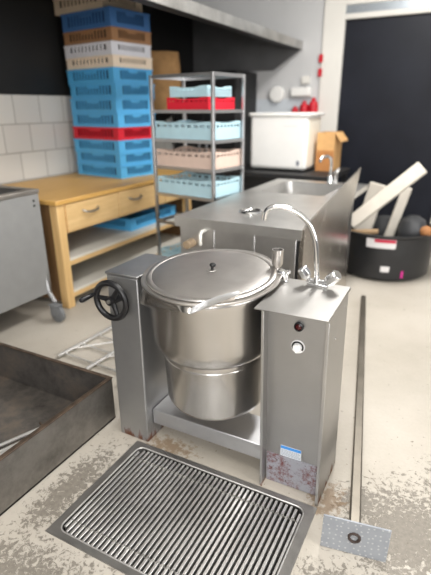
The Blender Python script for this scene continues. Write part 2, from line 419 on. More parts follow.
# the plate's folded right lip
MB().prism([(-.034,zf-.004),(.288,zb-.004),(.288,zb-.014),(-.034,zf-.012)], .831, .834, 'x').build('plate_lip', M['topplate'], cc)
# indicator lamp
lm = MB().lathe([(.001,-.004),(.017,-.004),(.0185,.004),(.0175,.010),(.013,.012),(.012,.007)], 32, XF((.708,.048,.748), rx=R(90))).build('lamp_bezel', M['black'], cc)
lab(MB().ball((0,0,.006), .0125, (1,1,.55), 10, XF((.708,.048,.748), rx=R(90))).build('indicator_lamp', M['redglass'], cc), 'dark red round lamp lens')
# thermostat dial
DM = XF((.706,.048,.664), rx=R(90))
dl = lab(MB().lathe([(.0005,.003),(.0255,.003),(.027,0),(.027,-.003)], 40, DM).build('dial_plate', M['dialw'], cc), 'white round dial plate')
b = MB()
ring = [(R(a)) for a in range(-35, 216, 6)]
for a0, a1 in zip(ring[:-1], ring[1:]):
    q = [(r*math.cos(a), r*math.sin(a)) for r, a in ((.0168,a0),(.0238,a0),(.0238,a1),(.0168,a1))]
    b.add([(x,y,.0034) for x,y in q], [(0,1,2,3)], False, DM)
lab(b.build('dial_scale', M['black'], dl), 'black arc printed on the dial')
b = MB().lathe([(.0165,.003),(.0165,.012),(.0145,.016),(.001,.0165)], 32, DM).box(-.004,-.0165,.014,.004,.0165,.022, DM)
lab(b.build('dial_knob', M['dialw'], dl), 'white knob')
# vertical seam screws
for z in (.70,):
    MB().cyl((X1-.001,.10,z), (X1+.003,.10,z), .004, None, 10).build('screw', M['chrome'], cc)
    MB().cyl((X1-.001,.235,.775), (X1+.003,.235,.775), .004, None, 10).build('screw', M['chrome'], cc)
# rating sticker
sx0, sx1, sz0, sz1 = .650, .738, .1465, .198
sk = MB().box(sx0,.0485,sz0,sx1,.0502,sz1).build('rating_sticker', M['stick_w'], cc)
MB().box(sx0+.001,.0478,sz1-.014,sx1-.001,.0486,sz1-.001).build('sticker_header', M['stick_b'], sk)
b = MB()
for i in range(6):
    z = sz1-.020-.005*i
    x = sx0+.004
    while x < sx1-.010:
        w = random.uniform(.004,.011); b.box(x,.0480,z-.0012,min(x+w,sx1-.004),.0486,z+.0012); x += w+.0025
b.build('sticker_print', M['stick_g'], sk)
# --- mixer tap on the column
tz = .838
tp = MB().box(.655,.232,tz,.735,.268,tz+.012).cyl((.690,.25,tz+.01),(.690,.25,tz+.045),.013,.011).cyl((.650,.25,tz+.02),(.735,.25,tz+.02),.010,None,16).build('mixer_tap', M['chrome'], cc, bevel=.003)
ctrl = [(.690,.25,tz+.04),(.686,.25,.935),(.680,.25,1.000),(.668,.247,1.050),(.648,.242,1.088),(.620,.235,1.117),(.588,.226,1.136),(.555,.216,1.147),(.525,.206,1.149),(.503,.200,1.140),(.491,.197,1.122),(.487,.196,1.098)]
pts = []
for i in range(len(ctrl)-1):
    p0 = Vector(ctrl[max(i-1,0)]); p1 = Vector(ctrl[i]); p2 = Vector(ctrl[i+1]); p3 = Vector(ctrl[min(i+2,len(ctrl)-1)])
    for s in range(4):
        t = s/4
        pts.append(.5*((2*p1)+(p2-p0)*t+(2*p0-5*p1+4*p2-p3)*t*t+(3*p1-p0-3*p2+p3)*t**3))
pts.append(Vector(ctrl[-1]))
MB().tube(pts, .0098, 14).build('spout', M['chrome'], tp)
def tap_handle(base, d, r0, r1, ln):
    base = Vector(base); d = Vector(d).normalized()
    rs = [.008,.009,r0,r1,r1*.98,r1*.8]; ls = [0,.012,.016,.030,ln,ln+.004]
    return MB().tube([base + d*l for l in ls], rs, 8).build('tap_handle', M['chrome'], tp, bevel=.001, angle=20)
tap_handle((.664,.248,tz+.02), (-.55,-.10,.75), .017, .022, .056)
tap_handle((.724,.246,tz+.016), (.62,-.25,.60), .018, .023, .072)
tp.location.x += .018
cc.rotation_euler = (0, -.021, 0); cc.location.z -= .0052
# --- overflow cup and feed valve behind the pot
b = MB().lathe([(.0005,.0),(.016,.0),(.023,.014),(.024,.074),(.0205,.074),(.020,.018),(.0005,.014)], 28, XF((.507,.295,.880)))
cup = b.build('hinge_cup', M['lid'], K)
MB().tube([(.507,.295,.885),(.507,.297,.80),(.52,.297,.77),(.60,.297-.03,.76)], .009, 12).build('cup_stem', M['chrome'], cup)
fv = MB().tube([(.601,.25,.80),(.575,.25,.815),(.562,.25,.838),(.557,.25,.855)], .0085, 12).build('feed_valve', M['chrome'], K)
MB().tube([(.566,.252,.846),(.556,.25,.868),(.541,.246,.876),(.530,.243,.874)], [.013,.021,.018,.011], 10).build('valve_knob', M['chrome'], fv)
MB().tube([(.556,.25,.868),(.580,.250,.884)], [.010,.007], 10).build('valve_lever', M['chrome'], fv)
# --- cross beam
MB().box(.002,.050,.085,X0-.001,.235,.163).build('cross_beam', M['beam'], K, bevel=.004)
# --- the pot, hung a little forward
PM = XF((.274,.148,.864), rx=.080)
RB, RL = .266, .228
prof = [(.262,-.016),(RB+.002,-.030),(RB+.003,-.040),(RB,-.055),(RB,-.250)]
for i in range(1, 8):
    a = R(90*i/7); prof.append((RL+.004+(RB-RL-.004)*math.cos(a)**.9, -.250-.072*math.sin(a)))
prof += [(RL+.004,-.330),(RL+.0045,-.340),(RL,-.343),(RL,-.568)]
for i in range(1, 9):
    a = R(90*i/8); prof.append((max(.0005,RL-.06+.06*math.cos(a)) if i < 8 else RL-.06, -.568-.050*math.sin(a)))
prof += [(.0005,-.622)]
pot = MB().lathe(prof, 96, PM).build('pot', M['pot'], K, angle=50)
MB().lathe([(RL-.0005,-.350),(RL+.0015,-.353),(RL-.0005,-.356)], 96, PM).build('weld_seam', M['pot'], pot)
MB().lathe([(.245,-.012),(.262,-.014),(.287,-.014),(.290,-.011),(.290,-.006),(.287,-.004),(.262,-.005),(.245,-.012)], 96, PM).build('pot_rim', M['lid'], pot)
# back hinge bulge of the rim
b = MB(); hb = []
for a in range(52, 101, 6): hb.append((.288*math.cos(R(a)), .288*math.sin(R(a))))
hb2 = [((.288+.012*math.sin(math.pi*i/(len(hb)-1))**.5)*math.cos(R(52+6*i)), (.288+.012*math.sin(math.pi*i/(len(hb)-1))**.5)*math.sin(R(52+6*i))) for i in range(len(hb))]
b.prism(hb + hb2[::-1], -.016, -.004, 'z', PM); b.build('hinge_plate', M['lid'], pot, bevel=.003)
# pouring lip: two folded wings meeting in a forward crease
def rimarc(a0, a1, n, r=.286, z=-.016): return [PM @ Vector((r*math.cos(R(a0+(a1-a0)*i/n)), r*math.sin(R(a0+(a1-a0)*i/n)), z)) for i in range(n+1)]
def lerp(a, b, n): return [Vector(a).lerp(Vector(b), i/n) for i in range(n+1)]
def sheet(A, B, th):
    n = len(A); off = Vector(th); vs = A + B + [v+off for v in A] + [v+off for v in B]; m = 2*n; fs = []
    for i in range(n-1):
        fs += [(i,i+1,n+i+1,n+i), (m+i+1,m+i,m+n+i,m+n+i+1), (n+i,n+i+1,m+n+i+1,m+n+i), (i+1,i,m+i,m+i+1)]
    fs += [(0,n,m+n,m), (n-1,m+n-1,m+2*n-1,2*n-1)]
    return MB().add(vs, fs)
LB, TIP, RT = (.051,-.060,.761), (.352,-.160,.814), (.489,-.045,.874)
lip = sheet(rimarc(222, 284, 10), lerp(LB, TIP, 10), (.002,.003,-.002)).build('pouring_lip', M['pot'], pot, angle=60)
inn = [Vector((.351,-.138,.833)), Vector((.378,-.128,.848)), Vector((.403,-.113,.862)), Vector((.430,-.090,.872)), Vector((.458,-.066,.879)), Vector((.486,-.040,.884))]
sheet(inn, lerp(TIP, RT, 5), (.002,.003,-.002)).build('pouring_lip', M['cap'], pot, angle=60)
# underside of the lip closing it to the pot wall
lo_ = []
for i in range(11):
    a = 224 + 66*i/10; lo_.append(PM @ Vector(((RB+.001)*math.cos(R(a)), (RB+.001)*math.sin(R(a)), -.115+.085*i/10)))
sheet(lerp(LB, TIP, 10), lo_, (.001,.002,.001)).build('lip_underside', M['pot'], pot, angle=60)
sheet(lerp(TIP, RT, 8), [PM @ Vector(((RB+.002)*math.cos(R(290+3.2*i)), (RB+.002)*math.sin(R(290+3.2*i)), -.030+.018*i/8)) for i in range(9)], (.001,.002,.001)).build('lip_underside', M['pot'], pot, angle=60)
# lid
prof = [(.0005,.012),(.10,.011),(.19,.008),(.240,.0045),(.246,.003),(.249,.0045),(.262,.005),(.268,.003),(.270,-.001),(.268,-.004),(.245,-.004),(.0005,.004)]
lid = MB().lathe(prof, 96, PM).build('lid', M['lid'], pot, angle=40)
lk = lab(MB().lathe([(.0005,.014),(.021,.013),(.022,.010),(.019,.009)], 24, PM).build('knob_plate', M['zinc'], lid), 'round brass-brown washer under the lid knob')
b = MB().lathe([(.006,.012),(.0055,.022),(.0085,.027),(.013,.031),(.0135,.036),(.010,.040),(.0005,.041)], 20, PM @ XF((.004,0,0), ry=R(8)))
lab(b.build('lid_knob', M['black'], lid), 'small black lid knob')
# trunnion axles
MB().cyl((-.001,.150,.62),(.05,.150,.62),.030).build('axle', M['beam'], K)
MB().cyl((.52,.150,.62),(X0+.001,.150,.62),.030).build('axle', M['beam'], K)

# ------------------------------------------------------------------ floor grate
G = thing('floor_grate', 'rectangular steel floor grate of close parallel bars in front of the kettle', 'drain grate', (.39, -.305, 0))
fx0, fx1, fy0, fy1 = -.052, .832, -.594, -.012
def rrect(x0, y0, x1, y1, r, n=6):
    out = []
    for cx, cy, a0 in ((x1-r,y1-r,0),(x0+r,y1-r,90),(x0+r,y0+r,180),(x1-r,y0+r,270)):
        for i in range(n+1):
            a = R(a0+90*i/n); out.append((cx+r*math.cos(a), cy+r*math.sin(a)))
    return out
inner = rrect(GX0+.005, GY0+.005, GX1-.005, GY1-.005, .035)
outer = []
for cx, cy in ((fx1,fy1),(fx0,fy1),(fx0,fy0),(fx1,fy0)): outer += [(cx,cy)]*7
n = len(inner)
vs = [(x,y,.004) for x,y in outer] + [(x,y,.004) for x,y in inner] + [(x,y,-.03) for x,y in inner] + [(x,y,0.0005) for x,y in outer]
fs = []
for i in range(n):
    j = (i+1) % n
    fs += [(i,j,n+j,n+i), (n+i,n+j,2*n+j,2*n+i), (j,i,3*n+i,3*n+j)]
MB().add(vs, fs).build('grate_frame', M['frame'], G)
# raised inner bead
MB().tube([(x,y,.0045) for x,y in inner], .0032, 6, closed=True).build('frame_bead', M['grate'], G)
NB = 38
bx0, bx1 = GX0+.018, GX1-.018
for i in range(NB):
    x = bx0 + (bx1-bx0)*i/(NB-1)
    e = .030 if i in (0, NB-1) else (.014 if i in (1, NB-2) else .009)
    MB().prism([(x-.0056,-.001),(x+.0056,-.001),(x+.0035,-.034),(x-.0035,-.034)], GY0+e, GY1-e, 'y').build('grate_bar', M['grate'], G, bevel=.0018)
def twist(y, name):
    # flat wire woven over and under the bars
    pts = []
    st = 8*(NB-1)
    for k in range(st+1):
        x = bx0 + (bx1-bx0)*k/st
        pts.append((x, y + .0045*math.sin(2*math.pi*k/8), .0005 + .003*math.cos(2*math.pi*k/8)))
    MB().tube(pts, .0022, 6).build(name, M['frame'], G)
for y in (-.108, -.507): twist(y, 'woven_wire'); 
for y in (-.19,-.27,-.35,-.43): MB().tube([(bx0,y,-.026),(bx1,y,-.026)], .004, 8).build('cross_rod', M['pit'], G)
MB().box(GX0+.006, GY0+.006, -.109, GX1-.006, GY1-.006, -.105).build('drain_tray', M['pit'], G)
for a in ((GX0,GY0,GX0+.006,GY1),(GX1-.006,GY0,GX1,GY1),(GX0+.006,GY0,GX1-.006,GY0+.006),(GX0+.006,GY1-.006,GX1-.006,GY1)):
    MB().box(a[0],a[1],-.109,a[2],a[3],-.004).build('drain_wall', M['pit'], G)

# ------------------------------------------------------------------ black steel pan at left
PN = thing('steel_pan', 'large rectangular blackened steel pan on the floor left of the grate', 'pan', (-.80, -.5, 0))
px1, px0, py1, py0, pz = -.262, -1.34, .082, -1.35, .242
MB().box(px0, py0, .004, px1, py1, .012).build('pan_bottom', M['panfloor'], PN)
for nme, a in (('right',(px1-.006,py0,px1,py1)),('far',(px0,py1-.006,px1-.006,py1)),('left',(px0,py0,px0+.006,py1-.006)),('near',(px0+.006,py0,px1-.006,py0+.006))):
    x0,y0,x1,y1 = a
    w = MB().box(x0,y0,.004,x1,y1,pz).build('pan_wall', M['panout'] if nme == 'right' else M['panin'], PN)
    if nme == 'right':
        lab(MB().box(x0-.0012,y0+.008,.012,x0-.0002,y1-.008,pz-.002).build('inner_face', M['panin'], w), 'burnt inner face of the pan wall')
rp = [(px0,py0),(px1,py0),(px1,py1),(px0,py1)]
b = MB()
b.box(px1-.016,py0-.004,pz-.004,px1+.004,py1+.004,pz+.004); b.box(px0-.004,py1-.016,pz-.004,px1-.016,py1+.004,pz+.004)
b.box(px0-.004,py0-.004,pz-.004,px0+.016,py1-.016,pz+.004); b.box(px0+.016,py0-.004,pz-.004,px1-.016,py0+.016,pz+.004)
lab(b.build('rolled_rim', M['panrim'], PN, bevel=.003), 'rust brown rolled rim')

# tools in the pan
def along(p0, p1):
    p0, p1 = Vector(p0), Vector(p1); d = (p1-p0)
    rz = math.atan2(d.y, d.x); ry = -math.atan2(d.z, math.hypot(d.x, d.y))
    return Matrix.Translation(p0) @ Euler((0, ry, rz)).to_matrix().to_4x4(), d.length
t = thing('steel_rod', 'thin bright steel rod lying in the black pan', 'rod', (-.75,-.55,.1))
A0, A1 = TOOL = ((-1.15,-.86,.03), (-.50,-.23,.03))
t2 = thing('flat_scraper', 'wide flat steel scraper blade lying in the pan beside the thin rod', 'scraper', (-.70,-.65,.05))
ROD = (t, t2)

# ------------------------------------------------------------------ fallen post with base plate
P0 = Vector((1.0005,-.150,.078)); P1 = Vector((.548,2.29,.022))
sp = thing('steel_post', 'long thin steel pole lying on the floor, dotted base plate at its near end', 'post', (.80, 1.0, 0))
MT, ln = along(P0, P1)
b = MB().box(.004, -.020, -.020, ln, .020, .020, MT); b.build('pole', M['pole'], sp, bevel=.006)
bp = MB().box(-.003, -.116, -.0765, .003, .112, .068, MT @ XF(rx=R(1)) ).build('base_plate', M['zplate'], sp, bevel=.001)
rg = [( -.0035,   .018*math.cos(2*math.pi*i/28), .018*math.sin(2*math.pi*i/28)) for i in range(28)]
lab(MB().tube(rg, [.0045+.002*random.random() for _ in rg], 8, closed=True, M=MT).build('weld_ring', plain('weld_rust', (.05,.035,.03,1), .7, .3, .4, 60), bp), 'dark burnt weld ring in the middle of the plate')

# ------------------------------------------------------------------ wire shelf on the floor
ws = thing('wire_shelf', 'pale wire shelf frame lying on the floor between the pan and the wooden table', 'wire shelf', (-.8, .6, 0))
def rod(a, c, r, nme): MB().tube([a, c], r, 10).build(nme, M['wire'], ws)
rod((-.985,.40,.02),(-.930,1.2,.02),.013,'side_rail'); rod((-.715,.36,.02),(-.66,1.2,.02),.013,'side_rail'); rod((-.435,.32,.02),(-.39,.95,.02),.013,'side_rail')
for k in range(4):
    y = .45+.15*k
    rod((-.983+.0471*(y-.4)/1,y,.02),(-.428,y-.03,.02),.007,'cross_rod')
rod((-.980,.50,.026),(-.70,.80,.026),.006,'brace'); rod((-.70,.52,.026),(-.41,.80,.026),.006,'brace')

# ------------------------------------------------------------------ grey trolley at left
CT = thing('steel_trolley', 'grey steel trolley on a caster at the left edge beside the wooden table', 'trolley', (-1.85, .45, 0))
cx0, cx1, cy0, cy1, cz0, cz1 = -2.12, -1.505, .12, .885, .20, .975
MB().box(cx1-.012,cy0,cz0,cx1,cy1,cz1-.03).build('side_panel', M['cartpanel'], CT, bevel=.003)
MB().box(cx0,cy1-.012,cz0,cx1-.012,cy1,cz1-.03).build('end_panel', M['cartpanel'], CT, bevel=.003)
MB().box(cx0,cy0,cz0,cx0+.012,cy1-.012,cz1-.03).build('side_panel', M['cartpanel'], CT)
MB().box(cx0+.012,cy0,cz0,cx1-.012,cy0+.012,cz1-.03).build('end_panel', M['cartpanel'], CT)
MB().box(cx0+.012,cy0+.012,cz0+.35,cx1-.012,cy1-.012,cz0+.36).build('well_bottom', M['dark'], CT)
b = MB(); b.box(cx1-.055,cy0-.005,cz1-.03,cx1+.006,cy1+.006,cz1); b.box(cx0-.006,cy1-.05,cz1-.03,cx1-.055,cy1+.006,cz1); b.box(cx0-.006,cy0-.005,cz1-.03,cx0+.055,cy1-.05,cz1); b.box(cx0+.055,cy0-.005,cz1-.03,cx1-.055,cy0+.05,cz1)
b.build('top_rim', M['cartrim'], CT, bevel=.004)
MB().box(cx0+.04,cy0+.04,cz1-.012,cx1-.05,cy1-.045,cz1-.008).build('well_shade_sheet', M['dark'], CT)  # dark sheet standing in for the shade inside the open well
for z in (.90,.865): MB().cyl((cx1-.004,cy1-.05,z),(cx1+.004,cy1-.05,z),.008,None,12).build('screw', M['dark'], CT)
for (x,y) in ((cx1-.02,cy1-.02),(cx1-.02,cy0+.03),(cx0+.02,cy1-.02),(cx0+.02,cy0+.03)):
    lg = MB().tube([(x,y,.36),(x+.02,y-.005,.20),(x+(.09 if x > -1.8 else .02),y-.025,.137)], .019, 12).build('leg', M['tube'], CT)
    cxx, cyy = x+.125 if x > -1.8 else x+.04, y-.045
    cs = MB().box(cxx-.06,cyy-.028,.128,cxx+.03,cyy+.028,.138).box(cxx-.045,cyy-.028,.05,cxx+.03,cyy-.022,.13).box(cxx-.045,cyy+.022,.05,cxx+.03,cyy+.028,.13).build('caster_fork', M['rubber'], CT, bevel=.003)
    MB().lathe([(.001,-.019),(.052,-.019),(.063,-.013),(.063,.013),(.052,.019),(.001,.019)], 28, XF((cxx,cyy,.063), rx=R(90))).build('caster_wheel', M['rubber'], cs)

# ------------------------------------------------------------------ wooden table
TX, TY0, TY1, TXB, TZ = -1.50, 1.03, 2.98, -2.53, .866
T = thing('wooden_table', 'light wooden work table with two drawers and open white shelves by the tiled wall', 'table', (-2.0, 2.0, 0))
MB().box(TXB,TY0-.02,TZ-.035,TX+.02,TY1+.02,TZ).build('table_top', M['woodtop'], T, bevel=.006)
for x in (TX-.075, TXB):
    for y in (TY0, TY1-.075):
        MB().box(x,y,0,x+.075,y+.075,TZ-.035).build('leg', M['woodv'], T, bevel=.004)
MB().box(TXB+.076,TY0+.010,.05,TX-.076,TY0+.028,TZ-.036).build('side_panel', M['woodd'], T)
MB().box(TXB+.076,TY1-.028,.05,TX-.076,TY1-.010,TZ-.036).build('side_panel', M['woodd'], T)
MB().box(TXB+.005,TY0+.076,.05,TXB+.02,TY1-.076,TZ-.036).build('back_panel', M['wood'], T)
MB().box(TX-.05,TY0+.076,.60,TX-.012,TY1-.076,TZ-.036).build('apron', M['wood'], T)
dm = (TY0+TY1)/2 - .14
for (y0, y1) in ((TY0+.09, 1.735), (1.745, 2.46), (2.47, TY1-.085)):
    d = MB().box(TX-.012,y0,.612,TX+.006,y1,TZ-.042).build('drawer', M['wood'], T, bevel=.003)
    yc = 1.375 if y0 < 1.3 else (1.965 if y0 < 2 else (y0+y1)/2)
    hpts = [(TX+.004,yc-.085,.752),(TX+.022,yc-.082,.748),(TX+.036,yc-.06,.738),(TX+.040,yc,.733),(TX+.036,yc+.06,.738),(TX+.022,yc+.082,.748),(TX+.004,yc+.085,.752)]
    MB().tube(hpts, .009, 8).build('drawer_handle', M['zinc'], d)
for z in (.37, .105):
    s_ = MB().box(TXB+.03,TY0+.03,z+.012,TX-.022,TY1-.03,z+.032).build('shelf', M['shelf'], T)
    lab(MB().box(TX-.022,TY0+.076,z-.025,TX-.002,TY1-.076,z+.012).build('shelf_edge', M['wood'], s_), 'wooden front rail of the shelf')
    MB().box(TX-.020,TY0+.076,z+.012,TX-.004,TY1-.076,z+.034).build('shelf_nosing', M['shelf'], s_)

# ------------------------------------------------------------------ crates
CRZ = R(-9)
def crate_mesh(w, d, h, slots, slot_lo, slot_hi, post=.075, th=.012, tab=True, bar=.12):
    """open stacking crate: corner posts, rails and a band of upright slots on every side; pivot = front right corner"""
    b = MB()
    lo, hi = h*slot_lo, h*slot_hi
    def wall(length, mk):
        mk(0, 0, length, lo); mk(0, hi, length, h)
        mk(0, lo, post, hi); mk(length-post, lo, length, hi)
        n = slots; sp_ = (length-2*post)/n
        for i in range(1, n): mk(post+sp_*i-sp_*bar, lo, post+sp_*i+sp_*bar, hi)
        if tab: mk(length/2-length*.12, hi-(hi-lo)*.28, length/2+length*.12, hi)
    wall(w, lambda a, z0, c, z1: b.box(-c, 0, z0, -a, th, z1))
    wall(w, lambda a, z0, c, z1: b.box(-c, d-th, z0, -a, d, z1))
    wall(d-2*th, lambda a, z0, c, z1: b.box(-th, th+a, z0, 0, th+c, z1))
    wall(d-2*th, lambda a, z0, c, z1: b.box(-w, th+a, z0, -w+th, th+c, z1))
    b.box(-w+th, th, .0, -th, d-th, .008)
    # rim ledge
    for x0,y0,x1,y1 in ((-w-.006,-.006,.006,0),(-w-.006,d,.006,d+.006),(0,0,.006,d),(-w-.006,0,-w,d)): b.box(x0,y0,h-.014,x1,y1,h-.002)
    return b
M['navy'] = plain('navy_slot_shade', srgb(40,74,112), .6); M['maroon'] = plain('maroon_slot_shade', srgb(120,14,28), .6); M['charcoal'] = plain('charcoal_slot_shade', srgb(52,46,42), .6)  # dark versions of the crate colours, for the shade behind the slots
blue = crate_mat('crate_blue', srgb(84,172,224)); dblue = crate_mat('crate_dark_blue', srgb(70,116,172))
red = crate_mat('crate_red', srgb(206,22,46)); creamp = crate_mat('crate_cream', srgb(236,218,196))
whitep = crate_mat('crate_white', srgb(222,222,228)); brown = crate_mat('crate_brown', srgb(164,122,86)); beige = crate_mat('crate_beige', srgb(214,196,172))
stack = [(blue,.117,'blue plastic crate at the bottom of the tall stack, standing on the wooden table top'),
 (blue,.117,'blue plastic crate second from the bottom of the tall stack'),
 (blue,.117,'blue plastic crate directly under the red crate in the tall stack'),
 (red,.115,'red plastic crate in the middle of the tall stack on the wooden table'),
 (blue,.128,'blue plastic crate directly on top of the red crate in the tall stack'),
 (blue,.128,'second blue plastic crate above the red crate in the tall stack'),
 (blue,.128,'third blue plastic crate above the red crate, second below the cream one'),
 (blue,.128,'blue plastic crate directly under the cream crate in the tall stack'),
 (creamp,.100,'cream crate with small square slots resting on the topmost light blue crate of the stack'),
 (whitep,.110,'white crate with small square slots between the cream and brown crates'),
 (brown,.110,'brown plastic crate between the white and the dark blue crate'),
 (dblue,.150,'dark blue plastic crate near the top of the stack, above the brown one'),
 (beige,.140,'beige crate cut by the top of the picture, set askew on the dark blue crate')]
z = TZ + .0005
for i, (mt, h, lb) in enumerate(stack):
    sm = mt in (creamp, whitep, beige)
    b = crate_mesh(.655, .49, h-.001, 10 if sm else 12, .38 if sm else .24, .80 if sm else .84, post=.07, tab=not sm, bar=.22 if sm else .12)
    dx, dy, dr = random.uniform(-.006,.006), random.uniform(-.006,.006), R(random.uniform(-.6,.6))
    if i == 12: dx, dy, dr = -.085, .02, R(1)
    o = b.build('plastic_crate', mt, None, loc=(-1.785+dx, 2.165+dy, z), rz=CRZ+dr)
    tag(o, lb, 'crate', 'plastic crates stacked on the wooden table')
    ib = MB(); q = .034  # liner added inside the crate so its slots look dark
    for bx_ in ((-.655+q,q,.009,-q,q+.004,h*.94),(-.655+q,.49-q-.004,.009,-q,.49-q,h*.94),(-q-.004,q+.004,.009,-q,.49-q-.004,h*.94),(-.655+q,q+.004,.009,-.655+q+.004,.49-q-.004,h*.94)): ib.box(*bx_)
    ib.v = [WORLD[o.name] @ p for p in ib.v]
    ib.build('slot_shade_liner', M['navy'] if mt in (blue, dblue) else (M['maroon'] if mt is red else M['charcoal']), o)
    z += h
# crates on the table's shelf
for i, (x, y, lb) in enumerate(((-1.60, 2.02, 'blue crate lying on the upper shelf of the wooden table, under the drawers'),)):
    o = crate_mesh(.60, .78, .115, 14, .34, .80).build('plastic_crate', blue, None, loc=(x, y, .4025), rz=0)
    tag(o, lb, 'crate')

# ------------------------------------------------------------------ basket rack
RZ = R(-9); RK0 = (-.54, 1.70, 0); RW, RD, RH = .60, .39, 1.735
RK = thing('basket_rack', 'tall open steel tube rack holding dish baskets behind the counter', 'rack', RK0, RZ)
RM = Matrix.Translation(RK0) @ Matrix.Rotation(RZ, 4, 'Z')
tb = .012
for x in (0, -RW):
    for y in (0, RD):
        pp = MB().box(x-tb,y-tb,.10,x+tb,y+tb,RH, RM).build('post', M['tube'], RK, bevel=.003)
        MB().lathe([(.001,-.012),(.042,-.012),(.048,-.008),(.048,.008),(.042,.012),(.001,.012)], 20, RM @ XF((x,y,.048), rx=R(90))).build('caster_wheel', M['rubber'], pp)
        MB().box(x-.016,y-.02,.05,x+.016,y+.02,.105, RM).build('caster_fork', M['tube'], pp)
lev = [RH-.012, 1.475, 1.262, 1.050, .835, .60, .22]
for z in lev:
    for y in (0, RD): MB().box(-RW+tb,y-.009,z-.012,-tb,y+.009,z+.012, RM).build('rail', M['tube'], RK)
    for x in (0, -RW): MB().box(x-.009,tb,z-.012,x+.009,RD-tb,z+.012, RM).build('rail', M['tube'], RK)
lb_, pk, rd = crate_mat('basket_light_blue', srgb(176,208,218)), crate_mat('basket_pink_beige', srgb(210,186,172)), red
def basket(w, d, h, pegs=True):
    b = MB(); th = .008
    for (x0,y0,x1,y1,nn,ax) in ((-w,0,0,th,9,'x'),(-w,d-th,0,d,9,'x'),(-th,th,0,d-th,8,'y'),(-w,th,-w+th,d-th,8,'y')):
        b.box(x0,y0,0,x1,y1,h*.72)
        L_ = (x1-x0) if ax == 'x' else (y1-y0)
        for k in range(nn+1):
            q = L_*k/nn; ww = .009
            if ax == 'x': b.box(max(x0,x0+q-ww),y0,h*.72,min(x1,x0+q+ww),y1,h-.012)
            else: b.box(x0,max(y0,y0+q-ww),h*.72,x1,min(y1,y0+q+ww),h-.012)
        # raised corners, dipped middle
        if ax == 'x': b.prism([(x0,h-.012),(x1,h-.012),(x1,h+.012),(x1-.06,h+.010),(x1-.12,h),(x0+.12,h),(x0+.06,h+.010),(x0,h+.012)], y0, y1, 'y')
        else: b.prism([(y0,h-.012),(y1,h-.012),(y1,h+.012),(y1-.06,h+.010),(y1-.12,h),(y0+.12,h),(y0+.06,h+.010),(y0,h+.012)], x0, x1, 'x')
    b.box(-w+th,th,0,-th,d-th,.006)
    return b
def pegs(w, d, h):
    # one moulded mat: a fine sheet drawn up into rows of thin pegs
    b = MB(); nx, ny = 28, 20; vs = []
    for j in range(ny+1):
        for i in range(nx+1):
            up = (i % 4 == 2 and j % 4 == 2)
            vs.append((-w+.012+(w-.024)*i/nx, .012+(d-.024)*j/ny, h*1.05 if up else .0085))
    return b.add(vs, [(j*(nx+1)+i, j*(nx+1)+i+1, (j+1)*(nx+1)+i+1, (j+1)*(nx+1)+i) for j in range(ny) for i in range(nx)])
def put_basket(z, mt, lb, h=.118, pg=True, dx=-.016, dy=.008, w=.566, d=.37):
    L_ = RM @ Vector((dx, dy, z))
    o = basket(w, d, h).build('dish_basket', mt, None, loc=L_, rz=RZ); tag(o, lb, 'dish basket', 'dish baskets in the steel rack')
    if pg:
        b = pegs(w, d, h); b.v = [WORLD[o.name] @ p for p in b.v]
        b.build('peg_grid', mt, o)
put_basket(lev[2]+.0125, lb_, 'light blue dish basket on the uppermost filled level of the rack, above the pinkish one')
put_basket(lev[3]+.0125, pk, 'pinkish beige dish basket between the two light blue ones in the rack')
put_basket(lev[4]+.0125, lb_, 'light blue dish basket directly below the pinkish one in the rack')
put_basket(lev[6]+.0125, lb_, 'light blue dish basket low down in the rack, near the floor')
put_basket(lev[1]+.0125, rd, 'red dish basket on the top shelf of the rack', .075, False, -.06, .02, .40, .34)
put_basket(lev[1]+.0125+.088, lb_, 'light blue dish basket stacked on the red one at the top of the rack', .065, False, -.075, .03, .36, .31)
DC = thing('dark_filler_cabinet', 'tall black cabinet added to fill the dark area behind the basket rack', 'cabinet', (-1.9, 4.5, 0))
MB().box(-2.50,4.25,.06,-1.56,4.88,1.93).build('filler_cabinet_body', M['dark'], DC, bevel=.01)  # cabinet added to fill the dark area under the hood behind the rack
for x0, x1 in ((-2.49,-2.035),(-2.025,-1.57)):
    d_ = MB().box(x0,4.228,.08,x1,4.249,1.915).build('filler_cabinet_door', M['dark'], DC, bevel=.006)
    MB().tube([((x1-.05 if x0 < -2.1 else x0+.05),4.205,.8),((x1-.05 if x0 < -2.1 else x0+.05),4.205,1.1)], .01, 10).build('door_handle', M['tube'], d_)
for x in (-2.44,-1.62):
    for y in (4.31,4.82): MB().cyl((x,y,0),(x,y,.06),.025,None,12).build('foot', M['dark'], DC)
# brown paper bag behind the crates, standing on a wall shelf
sh = thing('wall_shelf', 'dark wall shelf behind the stack of crates carrying the paper bag', 'shelf', (-2.3, 3.55, 1.5))
MB().box(-2.545,3.10,1.44,-1.80,3.85,1.47).build('shelf_board', M['hood'], sh)
for y in (3.30,3.80): MB().prism([(-2.548,1.44),(-2.20,1.44),(-2.548,1.22)], y, y+.02, 'y').build('bracket', M['hood'], sh)
b = MB(); nx, nz = 14, 12
grid = []
def bagpt(u_, v_):
    a = 2*math.pi*u_
    cx_, sy_ = math.cos(a), math.sin(a)
    sq = lambda c: math.copysign(abs(c)**.45, c)
    taper = 1 - .55*max(0, v_-.45)**1.3*1.6
    x = .22*sq(cx_)*(1-.25*max(0,v_-.5)); y = .20*sq(sy_)*max(.12, taper)
    zz = .62*v_
    nv = mnoise.noise_vector(Vector((x*7, y*7, zz*6)))*.03
    return (x+nv.x, y+nv.y, zz + (nv.z*.5 if v_ > 0 else 0))
NU, NV = 36, 18
vs = [bagpt(i/NU, j/NV) for j in range(NV+1) for i in range(NU)]
fs = [(j*NU+i, j*NU+(i+1) % NU, (j+1)*NU+(i+1) % NU, (j+1)*NU+i) for j in range(NV) for i in range(NU)]
